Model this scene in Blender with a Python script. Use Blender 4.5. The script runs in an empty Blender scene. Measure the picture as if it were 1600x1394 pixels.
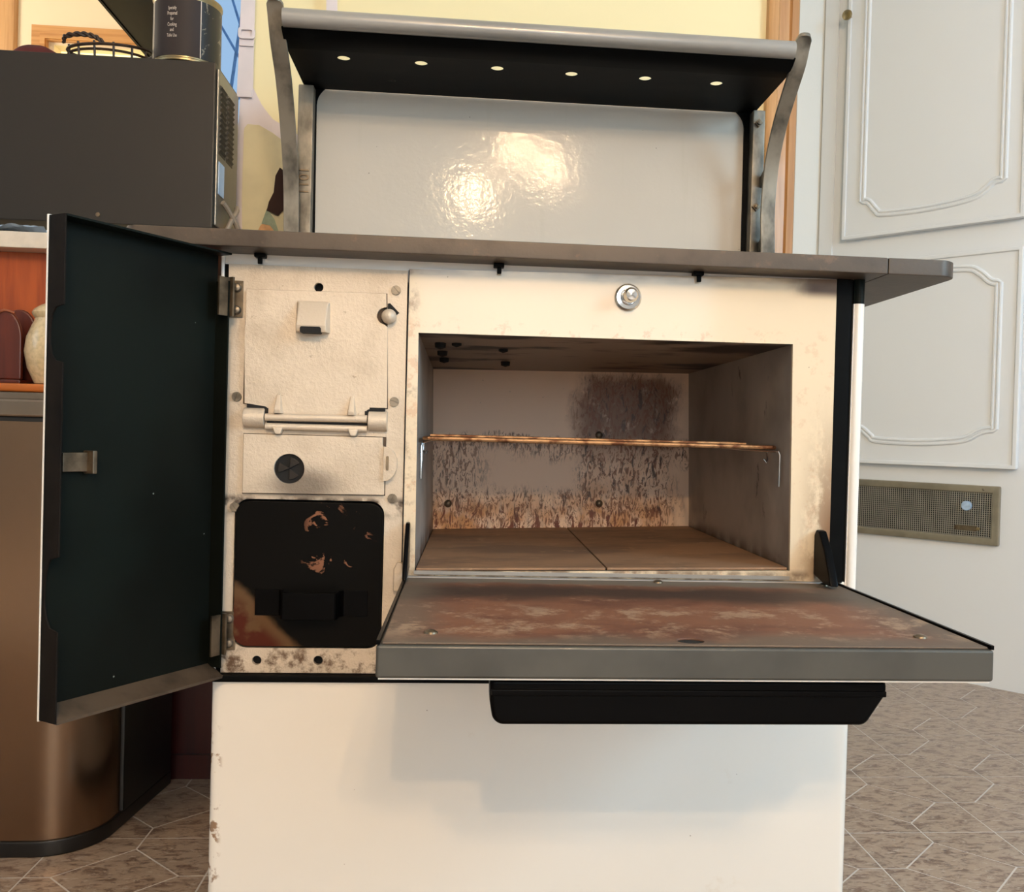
import bpy, bmesh, math, random
from mathutils import Vector, Matrix
from mathutils.geometry import tessellate_polygon
random.seed(7)
S = bpy.context.scene
COL = S.collection
PI = math.pi
# ------------------------------------------------------------------ camera
CAM_POS = Vector((.0549, -1.0531, .585))
YAW, PITCH, ROLL, FPX, PPX = .0808, -.0127, .0274, 1450.3, 845.7
cam_d = bpy.data.cameras.new('camera'); cam = bpy.data.objects.new('camera', cam_d); COL.objects.link(cam)
cam_d.sensor_fit = 'HORIZONTAL'; cam_d.sensor_width = 36; cam_d.lens = FPX*36/1600
cam_d.shift_x = (800-PPX)/1600; cam_d.clip_start = .02; cam_d.clip_end = 100
fw = Vector((math.sin(YAW)*math.cos(PITCH), math.cos(YAW)*math.cos(PITCH), math.sin(PITCH)))
rt = Vector((math.cos(YAW), -math.sin(YAW), 0)); up = rt.cross(fw)
rc = math.cos(ROLL)*rt + math.sin(ROLL)*up; uc = math.cos(ROLL)*up - math.sin(ROLL)*rt
m = Matrix((rc, uc, -fw)).transposed().to_4x4(); m.translation = CAM_POS
cam.matrix_world = m
S.camera = cam
# ------------------------------------------------------------------ world, lights, exposure
w = bpy.data.worlds.new('sky'); S.world = w; w.use_nodes = True
w.node_tree.nodes['Background'].inputs[0].default_value = (.42, .66, .98, 1)
w.node_tree.nodes['Background'].inputs[1].default_value = 1.0
S.view_settings.view_transform = 'Standard'; S.view_settings.look = 'None'
S.view_settings.exposure = 0; S.view_settings.gamma = 1; S.view_settings.use_curve_mapping = False
def point(name, loc, power, col, r):
    l = bpy.data.lights.new(name, 'POINT'); l.energy = power; l.color = col; l.shadow_soft_size = r
    o = bpy.data.objects.new(name, l); COL.objects.link(o); o.location = loc; return o
def area(name, loc, aim, sx, sy, power, col):
    l = bpy.data.lights.new(name, 'AREA'); l.shape = 'RECTANGLE'; l.size = sx; l.size_y = sy; l.energy = power; l.color = col
    o = bpy.data.objects.new(name, l); COL.objects.link(o); o.location = loc
    o.rotation_euler = (Vector(aim)-Vector(loc)).to_track_quat('-Z', 'Y').to_euler(); return o
WARM = (1, .67, .36); COOL = (.46, .76, 1)
point('lamp_bulb', (.45, -2.6, 1.96), 40, WARM, .03)
point('lamp_bulb', (.27, -2.6, 2.07), 40, WARM, .03)
point('lamp_bulb', (.055, -2.6, 1.81), 58, WARM, .03)
area('daylight_right', (2.36, -1.5, 1.45), (0, -.9, .9), 1.1, 1.1, 74, COOL)
area('daylight_left', (-2.9, -.6, 1.5), (0, -.2, .9), 1.2, 1.2, 8, COOL)
area('fill_front', (.6, -4.24, 1.3), (.6, 0, 1.1), 1.7, 1.05, 26, (.72, .88, 1))  # unseen fill light added to brighten the oven and stove front
area('fill_hall', (-2.6, 1.7, 1.75), (-1.2, 2.2, 1.6), .6, .9, 22, (1, .9, .72))  # unseen fill light added to brighten the far cream wall
# ------------------------------------------------------------------ mesh helpers
class MB:
    def __init__(s): s.v = []; s.f = []
    def add(s, vs, fs):
        o = len(s.v); s.v += [tuple(p) for p in vs]; s.f += [tuple(i+o for i in f) for f in fs]; return s
    def box(s, x0, x1, y0, y1, z0, z1):
        return s.add([(x0,y0,z0),(x1,y0,z0),(x1,y1,z0),(x0,y1,z0),(x0,y0,z1),(x1,y0,z1),(x1,y1,z1),(x0,y1,z1)],
            [(0,3,2,1),(4,5,6,7),(0,1,5,4),(1,2,6,5),(2,3,7,6),(3,0,4,7)])
    def prism(s, loops, a0, a1, put):
        """loops: outer + holes, 2D; put(p2, a) -> 3D"""
        if not isinstance(loops[0][0], (tuple, list)): loops = [loops]
        flat = [p for l in loops for p in l]; n = len(flat)
        tris = tessellate_polygon([[Vector((p[0], p[1], 0)) for p in l] for l in loops])
        vs = [put(p, a0) for p in flat] + [put(p, a1) for p in flat]
        fs = []
        if len(loops) == 1: fs += [tuple(range(n)), tuple(range(2*n-1, n-1, -1))]
        else: fs += [tuple(t) for t in tris] + [tuple(i+n for i in reversed(t)) for t in tris]
        k = 0
        for l in loops:
            q = len(l)
            for i in range(q):
                a, b = k+i, k+(i+1) % q; fs.append((a, a+n, b+n, b))
            k += q
        return s.add(vs, fs)
    def xz(s, loops, y0, y1): return s.prism(loops, y0, y1, lambda p, a: (p[0], a, p[1]))
    def xy(s, loops, z0, z1): return s.prism(loops, z0, z1, lambda p, a: (p[0], p[1], a))
    def yz(s, loops, x0, x1): return s.prism(loops, x0, x1, lambda p, a: (a, p[0], p[1]))
    def tube(s, pts, r, n=10, closed=False, r2=None):
        pts = [Vector(p) for p in pts]; N = len(pts); vs = []; fs = []
        prev = None
        for i, p in enumerate(pts):
            if closed: t = pts[(i+1) % N]-pts[i-1]
            else: t = pts[min(i+1, N-1)]-pts[max(i-1, 0)]
            t.normalize()
            if prev is None:
                a = Vector((0,0,1)) if abs(t.z) < .9 else Vector((1,0,0)); u = t.cross(a).normalized()
            else: u = (prev-t*prev.dot(t)).normalized()
            prev = u; q = t.cross(u)
            rr = r[i] if isinstance(r, (list, tuple)) else r
            for k in range(n):
                an = 2*PI*k/n; vs.append(p+u*math.cos(an)*rr+q*math.sin(an)*(r2 or rr))
        for i in range(N if closed else N-1):
            j = (i+1) % N
            for k in range(n):
                l = (k+1) % n; fs.append((i*n+k, i*n+l, j*n+l, j*n+k))
        if not closed: fs += [tuple(range(n-1, -1, -1)), tuple(range((N-1)*n, N*n))]
        return s.add(vs, fs)
    def lathe(s, prof, c, axis='z', n=32):
        """prof: (radius, height) pairs"""
        vs = []; fs = []; c = Vector(c)
        for r, h in prof:
            for k in range(n):
                a = 2*PI*k/n; x, y = r*math.cos(a), r*math.sin(a)
                vs.append(c+(Vector((x, y, h)) if axis == 'z' else Vector((x, h, y)) if axis == 'y' else Vector((h, x, y))))
        for i in range(len(prof)-1):
            for k in range(n):
                l = (k+1) % n; fs.append((i*n+k, i*n+l, (i+1)*n+l, (i+1)*n+k))
        fs += [tuple(range(n-1, -1, -1)), tuple(range((len(prof)-1)*n, len(prof)*n))]
        return s.add(vs, fs)
    def strap(s, path, wdir, width, thick):
        """flat bar swept along path; wdir = width direction"""
        pts = [Vector(p) for p in path]; wd = Vector(wdir).normalized(); vs = []; fs = []
        for i, p in enumerate(pts):
            t = (pts[min(i+1, len(pts)-1)]-pts[max(i-1, 0)]).normalized(); q = t.cross(wd).normalized()
            wi = width[i] if isinstance(width, (list, tuple)) else width
            for a, b in ((-1,-1),(1,-1),(1,1),(-1,1)): vs.append(p+wd*a*wi/2+q*b*thick/2)
        for i in range(len(pts)-1):
            for k in range(4):
                l = (k+1) % 4; fs.append((i*4+k, i*4+l, i*4+4+l, i*4+4+k))
        n = len(pts)*4; fs += [(3,2,1,0), (n-4,n-3,n-2,n-1)]
        return s.add(vs, fs)
    def grid(s, nu, nv, fn):
        vs = [fn(i/nu, j/nv) for j in range(nv+1) for i in range(nu+1)]; W = nu+1
        return s.add(vs, [(j*W+i, j*W+i+1, (j+1)*W+i+1, (j+1)*W+i) for j in range(nv) for i in range(nu)])
    def xf(s, M):
        s.v = [tuple(M @ Vector(p)) for p in s.v]; return s
def mesh_of(mb, name, bevel=0, seg=2, ang=35, smooth=True):
    me = bpy.data.meshes.new(name); me.from_pydata(mb.v, [], mb.f)
    bm = bmesh.new(); bm.from_mesh(me)
    bmesh.ops.recalc_face_normals(bm, faces=bm.faces)
    if bevel:
        es = [e for e in bm.edges if len(e.link_faces) == 2 and e.calc_face_angle(0) > math.radians(50)]
        bmesh.ops.bevel(bm, geom=es, offset=bevel, segments=seg, affect='EDGES', profile=.5, clamp_overlap=True)
    bm.to_mesh(me); bm.free()
    if smooth:
        me.shade_smooth(); me.set_sharp_from_angle(angle=math.radians(ang))
    return me
def obj(name, mb, mat, parent=None, bevel=0, seg=2, smooth=True, label=None, kind=None, ang=35):
    me = mb if isinstance(mb, bpy.types.Mesh) else mesh_of(mb, name, bevel, seg, ang, smooth)
    if mat and not me.materials: me.materials.append(mat)
    o = bpy.data.objects.new(name, me); COL.objects.link(o)
    if parent:
        o.parent = parent
        if parent.type == 'EMPTY': o.matrix_parent_inverse = Matrix.Translation(-Vector(parent.location))
    if bevel:
        md = o.modifiers.new('weighted_normal', 'WEIGHTED_NORMAL'); md.keep_sharp = True
    if label: o['label'] = label
    if kind: o['kind'] = kind
    return o
def thing(name, label, cat, loc, group=None):
    o = bpy.data.objects.new(name, None); COL.objects.link(o); o.location = loc; o.empty_display_size = .05
    return tag(o, label, cat, group)
def tag(o, label, cat, group=None):
    o['label'] = label; o['category'] = cat
    if group: o['group'] = group
    return o
def struct(name, mb, mat, label=None, bevel=0, **k):
    o = obj(name, mb, mat, None, bevel, kind='structure', **k)
    if label: o['label'] = label
    return o
def arc(cx, cy, r, a0, a1, n=8, ry=None):
    return [(cx+r*math.cos(math.radians(a0+(a1-a0)*i/n)), cy+(ry or r)*math.sin(math.radians(a0+(a1-a0)*i/n))) for i in range(n+1)]
def circle(cx, cy, r, n=20, ry=None): return [(cx+r*math.cos(2*PI*i/n), cy+(ry or r)*math.sin(2*PI*i/n)) for i in range(n)]
def rrect(x0, x1, y0, y1, r, n=6):
    return arc(x1-r, y0+r, r, -90, 0, n)+arc(x1-r, y1-r, r, 0, 90, n)+arc(x0+r, y1-r, r, 90, 180, n)+arc(x0+r, y0+r, r, 180, 270, n)
def smooth_path(pts, n=6):
    """Catmull-Rom"""
    P = [Vector(p) for p in pts]; P = [P[0]*2-P[1]]+P+[P[-1]*2-P[-2]]; out = []
    for i in range(1, len(P)-2):
        for k in range(n):
            t = k/n; a, b, c, d = P[i-1:i+3]
            out.append(.5*((2*b)+(c-a)*t+(2*a-5*b+4*c-d)*t*t+(3*b-a-3*c+d)*t**3))
    out.append(P[-2]); return out
# ------------------------------------------------------------------ material helpers
def srgb(r, g, b):
    f = lambda c: (c/255/12.92) if c/255 <= .04045 else ((c/255+.055)/1.055)**2.4
    return (f(r), f(g), f(b), 1)
class Mat:
    def __init__(s, name, col, rough=.5, metal=0, coat=0, spec=.5):
        s.m = bpy.data.materials.new(name); s.m.use_nodes = True; s.t = s.m.node_tree
        s.b = s.t.nodes['Principled BSDF']
        s.col = col; s.b.inputs['Base Color'].default_value = col; s.b.inputs['Roughness'].default_value = rough
        s.b.inputs['Metallic'].default_value = metal; s.b.inputs['Coat Weight'].default_value = coat; s.b.inputs['Coat Roughness'].default_value = .08
        s.b.inputs['Specular IOR Level'].default_value = spec
        s.cur = None; s.tc = None
    def n(s, ty, **kw):
        o = s.t.nodes.new(ty)
        for k, v in kw.items(): setattr(o, k, v)
        return o
    def put(s, sock, v):
        if isinstance(v, bpy.types.NodeSocket): s.t.links.new(v, sock)
        else: sock.default_value = v
    def pos(s, scale=(1,1,1), rot=(0,0,0), coord='Object'):
        if not s.tc: s.tc = s.n('ShaderNodeTexCoord')
        mp = s.n('ShaderNodeMapping'); mp.inputs['Scale'].default_value = scale; mp.inputs['Rotation'].default_value = rot
        s.t.links.new(s.tc.outputs[coord], mp.inputs[0]); return mp.outputs[0]
    def xyz(s):
        if not s.tc: s.tc = s.n('ShaderNodeTexCoord')
        q = s.n('ShaderNodeSeparateXYZ'); s.t.links.new(s.tc.outputs['Object'], q.inputs[0]); return q.outputs
    def noise(s, scale, detail=4, rough=.55, dist=0, vec=None, stretch=(1,1,1), rot=(0,0,0)):
        o = s.n('ShaderNodeTexNoise'); o.inputs['Scale'].default_value = scale; o.inputs['Detail'].default_value = detail
        o.inputs['Roughness'].default_value = rough; o.inputs['Distortion'].default_value = dist
        s.t.links.new(vec or s.pos(stretch, rot), o.inputs[0]); return o.outputs[0]
    def vor(s, scale, stretch=(1,1,1), feature='F1'):
        o = s.n('ShaderNodeTexVoronoi', feature=feature); o.inputs['Scale'].default_value = scale
        s.t.links.new(s.pos(stretch), o.inputs[0]); return o.outputs[0]
    def ramp(s, v, a, b, lo=0., hi=1., smooth=True):
        o = s.n('ShaderNodeMapRange', interpolation_type='SMOOTHSTEP' if smooth else 'LINEAR')
        s.put(o.inputs[0], v); o.inputs[1].default_value = a; o.inputs[2].default_value = b; o.inputs[3].default_value = lo; o.inputs[4].default_value = hi
        return o.outputs[0]
    def mth(s, op, a, b=0., c=0.):
        o = s.n('ShaderNodeMath', operation=op); s.put(o.inputs[0], a); s.put(o.inputs[1], b); s.put(o.inputs[2], c); return o.outputs[0]
    def mul(s, *a):
        r = a[0]
        for x in a[1:]: r = s.mth('MULTIPLY', r, x)
        return r
    def mx(s, *a):
        r = a[0]
        for x in a[1:]: r = s.mth('MAXIMUM', r, x)
        return r
    def band(s, v, lo, hi, soft): return s.mul(s.ramp(v, lo-soft, lo+soft), s.ramp(v, hi-soft, hi+soft, 1., 0.))
    def over(s, fac, col):
        o = s.n('ShaderNodeMix', data_type='RGBA'); s.put(o.inputs[0], fac); s.put(o.inputs[6], s.cur if s.cur is not None else s.col); s.put(o.inputs[7], col)
        s.cur = o.outputs[2]; s.t.links.new(s.cur, s.b.inputs['Base Color']); return s
    def rough(s, v): s.put(s.b.inputs['Roughness'], v); return s
    def metal(s, v): s.put(s.b.inputs['Metallic'], v); return s
    def bump(s, h, strength=.2, dist=.002):
        o = s.n('ShaderNodeBump'); o.inputs['Strength'].default_value = strength; o.inputs['Distance'].default_value = dist
        s.put(o.inputs['Height'], h); s.t.links.new(o.outputs[0], s.b.inputs['Normal']); return s
def simple(name, rgb, rough=.5, metal=0, var=.12, scale=30, bump=0, coat=0, stretch=(1,1,1)):
    M = Mat(name, srgb(*rgb), rough, metal, coat)
    n = M.noise(scale, 4, stretch=stretch)
    dark = tuple(c*(1-var*2.2) for c in srgb(*rgb)[:3])+(1,)
    M.over(M.ramp(n, .35, .75), dark)
    if bump: M.bump(n, bump, .002)
    return M.m
# --- stove materials
def enamel(name, rgb, rough=.22, peel=0.):
    M = Mat(name, srgb(*rgb), rough, 0, .6)
    M.over(M.ramp(M.noise(3, 5), .45, .8, 0, .35), tuple(c*.86 for c in srgb(*rgb)[:3])+(1,))
    M.over(M.ramp(M.vor(38), .035, .02, 0, .7), srgb(120, 95, 75))
    if peel: M.bump(M.noise(150, 2, .5), peel, .0012)
    return M
M_white = enamel('white enamel', (232, 226, 218)).m
def lower_panel_mat():
    M = enamel('worn white enamel', (234, 228, 219), .24)
    x, y, z = M.xyz()
    edge = M.mul(M.ramp(x, -.212, -.204, 1, 0), M.ramp(M.noise(45, 5, .65), .52, .6), M.band(z, .06, .24, .03))
    M.over(edge, srgb(150, 120, 95))
    M.over(M.mul(M.ramp(M.noise(9, 6, .7), .62, .75), .35), srgb(205, 180, 150)); return M.m
M_lower = lower_panel_mat()
def splash_mat():
    M = Mat('glossy grey white enamel', srgb(202, 193, 180), .11, 0, 0, .17)
    M.over(M.ramp(M.noise(4, 4), .4, .75, 0, .5), srgb(192, 184, 172))
    M.over(M.mul(M.ramp(M.noise(60, 2, stretch=(1,1,.06)), .6, .75), .25), srgb(190, 182, 165))
    M.over(M.ramp(M.vor(30), .03, .018, 0, .9), srgb(60, 50, 42))
    h = M.mth('ADD', M.noise(130, 2, .5), M.mul(M.noise(55, 2), 1.2))
    M.bump(h, .13, .0014); return M.m
M_splash = splash_mat()
def cast_mat():
    M = Mat('silver painted cast iron', srgb(206, 190, 170), .48, .25)
    M.over(M.ramp(M.noise(14, 5, .6), .45, .75, 0, .6), srgb(172, 155, 134))
    M.over(M.ramp(M.noise(55, 5, .7), .64, .74, 0, .7), srgb(112, 92, 70))
    x, y, z = M.xyz()
    low = M.mul(M.ramp(z, .36, .325, 0, 1), M.ramp(M.noise(38, 6, .7), .46, .62))
    M.over(low, srgb(96, 72, 52))
    d = M.mth('SQRT', M.mth('ADD', M.mth('POWER', M.mth('SUBTRACT', x, -.125), 2), M.mul(M.mth('POWER', M.mth('SUBTRACT', z, .521), 2), 4)))
    M.over(M.mul(M.ramp(d, .06, .012), .75), srgb(70, 58, 48))
    M.over(M.mul(M.ramp(z, .512, .503), M.ramp(z, .48, .5), M.ramp(M.noise(50, 5), .4, .6)), srgb(60, 44, 32))
    M.bump(M.noise(230, 4, .7), .5, .0014); return M.m
M_cast = cast_mat()
def frame_mat():
    M = enamel('oven frame enamel', (222, 202, 172), .34)
    x, y, z = M.xyz()
    M.over(M.mul(M.ramp(M.noise(60, 5, .7), .53, .63), M.ramp(z, .72, .70, 0, 1), M.ramp(x, .36, .44, 1, .55), .55), srgb(205, 160, 125))
    n = M.noise(34, 6, .72, stretch=(1,1,.55))
    right = M.mul(M.ramp(x, .435, .482), M.ramp(z, .66, .46), M.ramp(n, .36, .54))
    M.over(right, srgb(122, 84, 50))
    corner = M.mul(M.ramp(x, .415, .455), M.ramp(z, .748, .762), M.ramp(M.noise(20, 4), .3, .5))
    M.over(corner, srgb(72, 44, 24))
    left = M.mul(M.ramp(x, .004, -.008), M.ramp(M.noise(50, 6, .7), .48, .7), .7)
    M.over(left, srgb(140, 112, 88))
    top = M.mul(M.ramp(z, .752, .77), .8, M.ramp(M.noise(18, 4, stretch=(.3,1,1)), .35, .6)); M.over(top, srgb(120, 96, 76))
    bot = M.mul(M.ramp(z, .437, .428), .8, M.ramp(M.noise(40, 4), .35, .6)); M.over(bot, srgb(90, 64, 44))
    M.bump(M.noise(26, 3), .12, .004); return M.m
M_frame = frame_mat()
def oven_back_mat():
    M = Mat('stained oven back', srgb(248, 218, 192), .42)
    x, y, z = M.xyz()
    edge = M.noise(11, 4); jit = M.mul(M.mth('SUBTRACT', edge, .5), .09)
    xj = M.mth('ADD', x, jit); zj = M.mth('ADD', z, jit)
    # crawling rust runs: long, thin, mostly vertical
    runs = M.noise(150, 5, .66, 1.6, stretch=(1,1,.36)); runs2 = M.noise(105, 5, .68, 1.0, stretch=(1,1,.28))
    patch = M.mul(M.band(xj, .245, .405, .02), M.ramp(zj, .665, .695, 1, 0))
    lowb = M.ramp(zj, .475, .45); midl = M.mul(M.ramp(xj, .10, .05), M.ramp(zj, .585, .565))
    mid = M.mul(M.ramp(zj, .585, .575), M.ramp(zj, .535, .555))
    lo2 = M.mul(M.ramp(zj, .50, .475), M.ramp(x, .41, .39))
    area_ = M.mx(patch, M.mul(midl, .9), M.mul(mid, .85), M.mul(lo2, .95))
    M.over(M.mul(M.mx(M.mul(M.ramp(zj, .495, .44), .8, M.ramp(xj, .41, .37)), M.mul(patch, M.ramp(z, .60, .48), .5)), M.ramp(M.noise(20, 4), .38, .6)), srgb(206, 138, 56))
    M.over(M.mul(patch, M.ramp(z, .52, .6), M.ramp(M.noise(45, 5, .6), .2, .45), .92), srgb(128, 82, 48))
    M.over(M.mul(area_, M.ramp(runs, .50, .57), .9), srgb(126, 70, 32))
    M.over(M.mul(area_, M.ramp(runs2, .565, .63), .9), srgb(70, 40, 22))
    M.over(M.mul(M.ramp(zj, .48, .44), M.ramp(runs2, .54, .58), M.ramp(x, .41, .38)), srgb(120, 58, 24))
    M.over(M.mul(M.ramp(M.noise(46, 5, .7), .66, .7), .9), srgb(70, 56, 44))
    M.bump(runs, .25, .001); return M.m
M_oback = oven_back_mat()
def oven_wall_mat():
    M = Mat('sooty oven wall', srgb(176, 166, 156), .42)
    M.over(M.ramp(M.noise(6, 4), .35, .7, 0, .8), srgb(118, 108, 98))
    M.over(M.ramp(M.noise(26, 5, .7, stretch=(1,1,.5)), .62, .7), srgb(48, 38, 30))
    x, y, z = M.xyz(); M.over(M.mul(M.ramp(z, .46, .428), M.ramp(M.noise(25, 4), .3, .6)), srgb(80, 56, 36)); return M.m
M_owall = oven_wall_mat()
def oven_top_mat():
    M = Mat('sooty oven ceiling', srgb(150, 132, 114), .5)
    M.over(M.ramp(M.noise(12, 5, .6, stretch=(.5,1,1)), .5, .62), srgb(34, 25, 18)); return M.m
M_otop = oven_top_mat()
def rust(name, a, b, c, rough=.62, metal=.15):
    M = Mat(name, srgb(*a), rough, metal)
    M.over(M.ramp(M.noise(9, 6, .65, stretch=(.5,1,1)), .42, .62), srgb(*b))
    M.over(M.ramp(M.noise(34, 6, .7), .56, .72, 0, .8), srgb(*c))
    M.bump(M.noise(90, 5, .7), .25, .001); return M
M_ofloor = rust('rusted oven floor', (150, 116, 88), (118, 92, 72), (172, 138, 108)).m
def door_liner_mat():
    M = rust('rusted door liner', (126, 84, 62), (104, 66, 50), (164, 130, 102))
    x, y, z = M.xyz()
    jit = M.mul(M.mth('SUBTRACT', M.noise(9, 5), .5), .09); yj = M.mth('ADD', y, jit); xj = M.mth('ADD', x, jit)
    gray = srgb(108, 98, 86)
    M.over(M.ramp(yj, -.05, -.03), gray)
    M.over(M.mul(M.band(yj, -.13, -.055, .025), .85), srgb(46, 38, 33))
    M.over(M.mx(M.mul(M.ramp(xj, .05, .0), .7), M.mul(M.ramp(xj, .41, .48), .85), M.mul(M.ramp(yj, -.28, -.325), .8)), srgb(98, 88, 76))
    M.over(M.mul(M.ramp(M.noise(28, 6, .7), .5, .64), M.band(y, -.30, -.17, .03), .7), srgb(168, 142, 116)); return M.m
M_liner = door_liner_mat()
M_doorgray = simple('dark grey enamel', (70, 68, 62), .38, .1, .2, 12, 0, .2)
def cook_mat():
    M = Mat('seasoned cast iron cooktop', srgb(80, 69, 59), .45, .35)
    M.over(M.ramp(M.noise(16, 5, .6), .45, .7, 0, .8), srgb(60, 50, 42))
    M.over(M.ramp(M.noise(40, 5, .7), .58, .72, 0, .6), srgb(108, 86, 68))
    M.bump(M.noise(160, 4, .6), .2, .001); return M.m
M_cook = cook_mat()
def black_mat(name='black sheet metal', a=(8, 8, 8), rough=.5, sp=.35):
    M = Mat(name, srgb(*a), rough, 0, 0, .06)
    M.over(M.ramp(M.noise(22, 5, .65, stretch=(.5,1,1)), .52, .72, 0, sp), srgb(28, 29, 28)); return M.m
M_black = black_mat()
M_blackgloss = black_mat('black enamel', (5, 4, 4), .3, .08)
def green_mat():
    M = Mat('dark green black enamel', srgb(14, 16, 13), .38, 0, 0, .07)
    M.over(M.ramp(M.noise(5, 4), .4, .7), srgb(19, 24, 21)); M.over(M.ramp(M.vor(26), .03, .015), srgb(130, 140, 132)); return M.m
M_green = green_mat()
M_brownedge = simple('brown black enamel edge', (26, 21, 17), .6, 0, .25, 30)
M_brownedge.node_tree.nodes['Principled BSDF'].inputs['Specular IOR Level'].default_value = .08
def drawer_mat():
    M = Mat('scorched black drawer front', srgb(11, 9, 7), .45, 0, 0, .06)
    x, y, z = M.xyz()
    ch = M.mul(M.ramp(M.noise(40, 5, .6, 1.), .60, .63), M.band(x, -.12, -.05, .01), M.band(z, .42, .50, .015))
    M.over(ch, srgb(128, 86, 64))
    dz = M.mth('ADD', M.mth('ADD', x, .1935), M.mul(M.mth('SUBTRACT', z, .34), 1.1))
    dz = M.mth('ADD', dz, M.mul(M.mth('SUBTRACT', M.noise(14, 4), .5), .05))
    M.over(M.ramp(dz, .078, .064), srgb(92, 68, 46)); M.over(M.mul(M.ramp(dz, .062, .04), M.ramp(M.noise(30, 5), .42, .55)), srgb(74, 34, 24)); return M.m
M_drawer = drawer_mat()
M_bracket = simple('worn grey bracket iron', (150, 142, 128), .42, .55, .35, 26, .25, 0, (1,1,.5))
M_lip = simple('grey enamel shelf lip', (156, 152, 146), .3, .15, .12, 12, 0, .3, (.3,1,1))
M_steel = simple('aged steel', (128, 112, 92), .38, .8, .3, 40, .2)
M_flange = simple('lit brown flange', (84, 70, 56), .5, .2, .3, 30, .2)  # lighter brown puts the light on the bottom flange into its colour
M_chrome = simple('chrome', (222, 222, 222), .12, 1, .05, 20)
M_screw = simple('dull screw steel', (140, 128, 112), .4, .7, .3, 80)
M_spin = simple('sooty iron', (40, 33, 27), .5, .4, .3, 60, .3)
M_dark = simple('dark cavity', (10, 8, 7), .8, 0, .1, 20)
def rack_mat():
    M = Mat('rusty oven rack wire', srgb(170, 130, 92), .45, .6); M.over(M.ramp(M.noise(60, 4), .42, .6), srgb(96, 58, 34)); return M.m
M_rack = rack_mat()
# --- room materials
def paint(name, rgb, rough=.6, bump=.06): return simple(name, rgb, rough, 0, .02, 3, 0) if not bump else _paint(name, rgb, rough, bump)
def _paint(name, rgb, rough, bump):
    M = Mat(name, srgb(*rgb), rough); M.over(M.ramp(M.noise(2.5, 3), .4, .8, 0, .25), tuple(c*.93 for c in srgb(*rgb)[:3])+(1,))
    M.bump(M.noise(220, 3), bump, .001); return M.m
M_yellow = paint('cream yellow wall paint', (236, 222, 176))
M_cream = paint('cream wall paint', (232, 214, 182))
M_plain = paint('pale grey wall paint', (184, 192, 200))
M_wallpaper = paint('white wallpaper', (226, 226, 222), .6, .2)
M_cab = paint('white cupboard paint', (228, 230, 232), .38, .05)
M_ceil = paint('white ceiling paint', (228, 234, 240))
def wood(name, a, b, axis='z', rough=.4, sc=6):
    M = Mat(name, srgb(*a), rough, 0, .15)
    st = {'z': (6,6,.35), 'x': (.35,6,6), 'y': (6,.35,6)}[axis]
    n = M.noise(sc, 5, .6, .6, stretch=st); M.over(M.ramp(n, .38, .66), srgb(*b)); M.bump(n, .05, .001); return M.m
M_pine = wood('honey pine', (192, 144, 90), (166, 116, 64))
M_pinex = wood('honey pine rail', (206, 152, 92), (180, 122, 66), 'x')
M_orange = wood('orange stained back board', (170, 78, 28), (140, 58, 20), 'z', .35)
M_redwood = wood('dark red stained cabinet wood', (64, 15, 10), (44, 9, 7), 'z', .35)
M_shelfwood = wood('orange shelf wood', (190, 108, 44), (160, 84, 32), 'x', .3)
M_darkwood = wood('dark brown wood', (24, 15, 14), (15, 10, 10), 'y', .45)
_d = M_darkwood.node_tree.nodes['Principled BSDF']; _d.inputs['Coat Weight'].default_value = 0; _d.inputs['Specular IOR Level'].default_value = .1
M_brownwood = wood('red brown wood', (92, 34, 18), (66, 22, 12), 'z', .35)
M_edgewood = wood('light red wood edge', (150, 84, 52), (128, 66, 40), 'z', .4)
M_counter = simple('pale laminate worktop', (214, 200, 182), .35, 0, .06, 40)
def tile_mat():
    M = Mat('mottled brown vinyl tile', srgb(164, 143, 124), .3, 0, .1)
    v = M.pos((1, 2.4, 1), (0, 0, .5))
    M.over(M.ramp(M.noise(34, 6, .72, .8, vec=v), .46, .62), srgb(112, 88, 74))
    M.over(M.ramp(M.noise(70, 5, .7, .5, vec=v), .54, .66, 0, .8), srgb(182, 168, 154))
    M.over(M.ramp(M.noise(52, 5, .7, .3, vec=M.pos((1, 2.4, 1.3), (0, 0, .3))), .58, .7, 0, .7), srgb(86, 62, 50))
    M.bump(M.noise(120, 4), .08, .001); return M.m
M_tile = tile_mat()
M_grout = simple('pale grout line', (204, 198, 192), .45, 0, .06, 20)
def stainless():
    M = Mat('brushed stainless steel', srgb(140, 114, 92), .24, 1)
    M.b.inputs['Anisotropic'].default_value = .6; M.over(M.ramp(M.noise(4, 3), .45, .7, 0, .3), srgb(134, 110, 92)); return M.m
M_stainless = stainless()
M_rim = simple('satin steel rim', (160, 144, 128), .25, 1, .08, 10)
M_plastic = simple('black plastic', (18, 16, 15), .4, 0, .1, 20)
M_mw = simple('dark brown metal housing', (46, 41, 36), .42, .3, .04, 3)
M_mwback = simple('grey metal back plate', (128, 128, 124), .3, .7, .1, 12)
M_louver = simple('louver grey', (70, 68, 66), .4, .5, .1, 12)
M_cord = simple('beige cord', (150, 132, 112), .5, 0, .1, 30)
M_tin = simple('gold tin', (168, 148, 110), .3, .8, .12, 20)
def label_mat():
    M = Mat('black can label', srgb(52, 44, 42), .55, 0, 0, .2); M.over(M.ramp(M.noise(30, 3), .5, .8, 0, .4), srgb(44, 38, 38)); return M.m
M_label = label_mat()
def marble_label():
    M = Mat('black patterned can label', srgb(26, 25, 24), .35); M.over(M.ramp(M.noise(30, 4, .6, 2.2), .60, .64), srgb(120, 112, 96)); return M.m
M_label2 = marble_label()
M_print = simple('pale print', (214, 198, 182), .5, 0, .05, 50)
M_cloth = simple('white apron cloth', (226, 214, 214), .85, 0, .04, 12)
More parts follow.
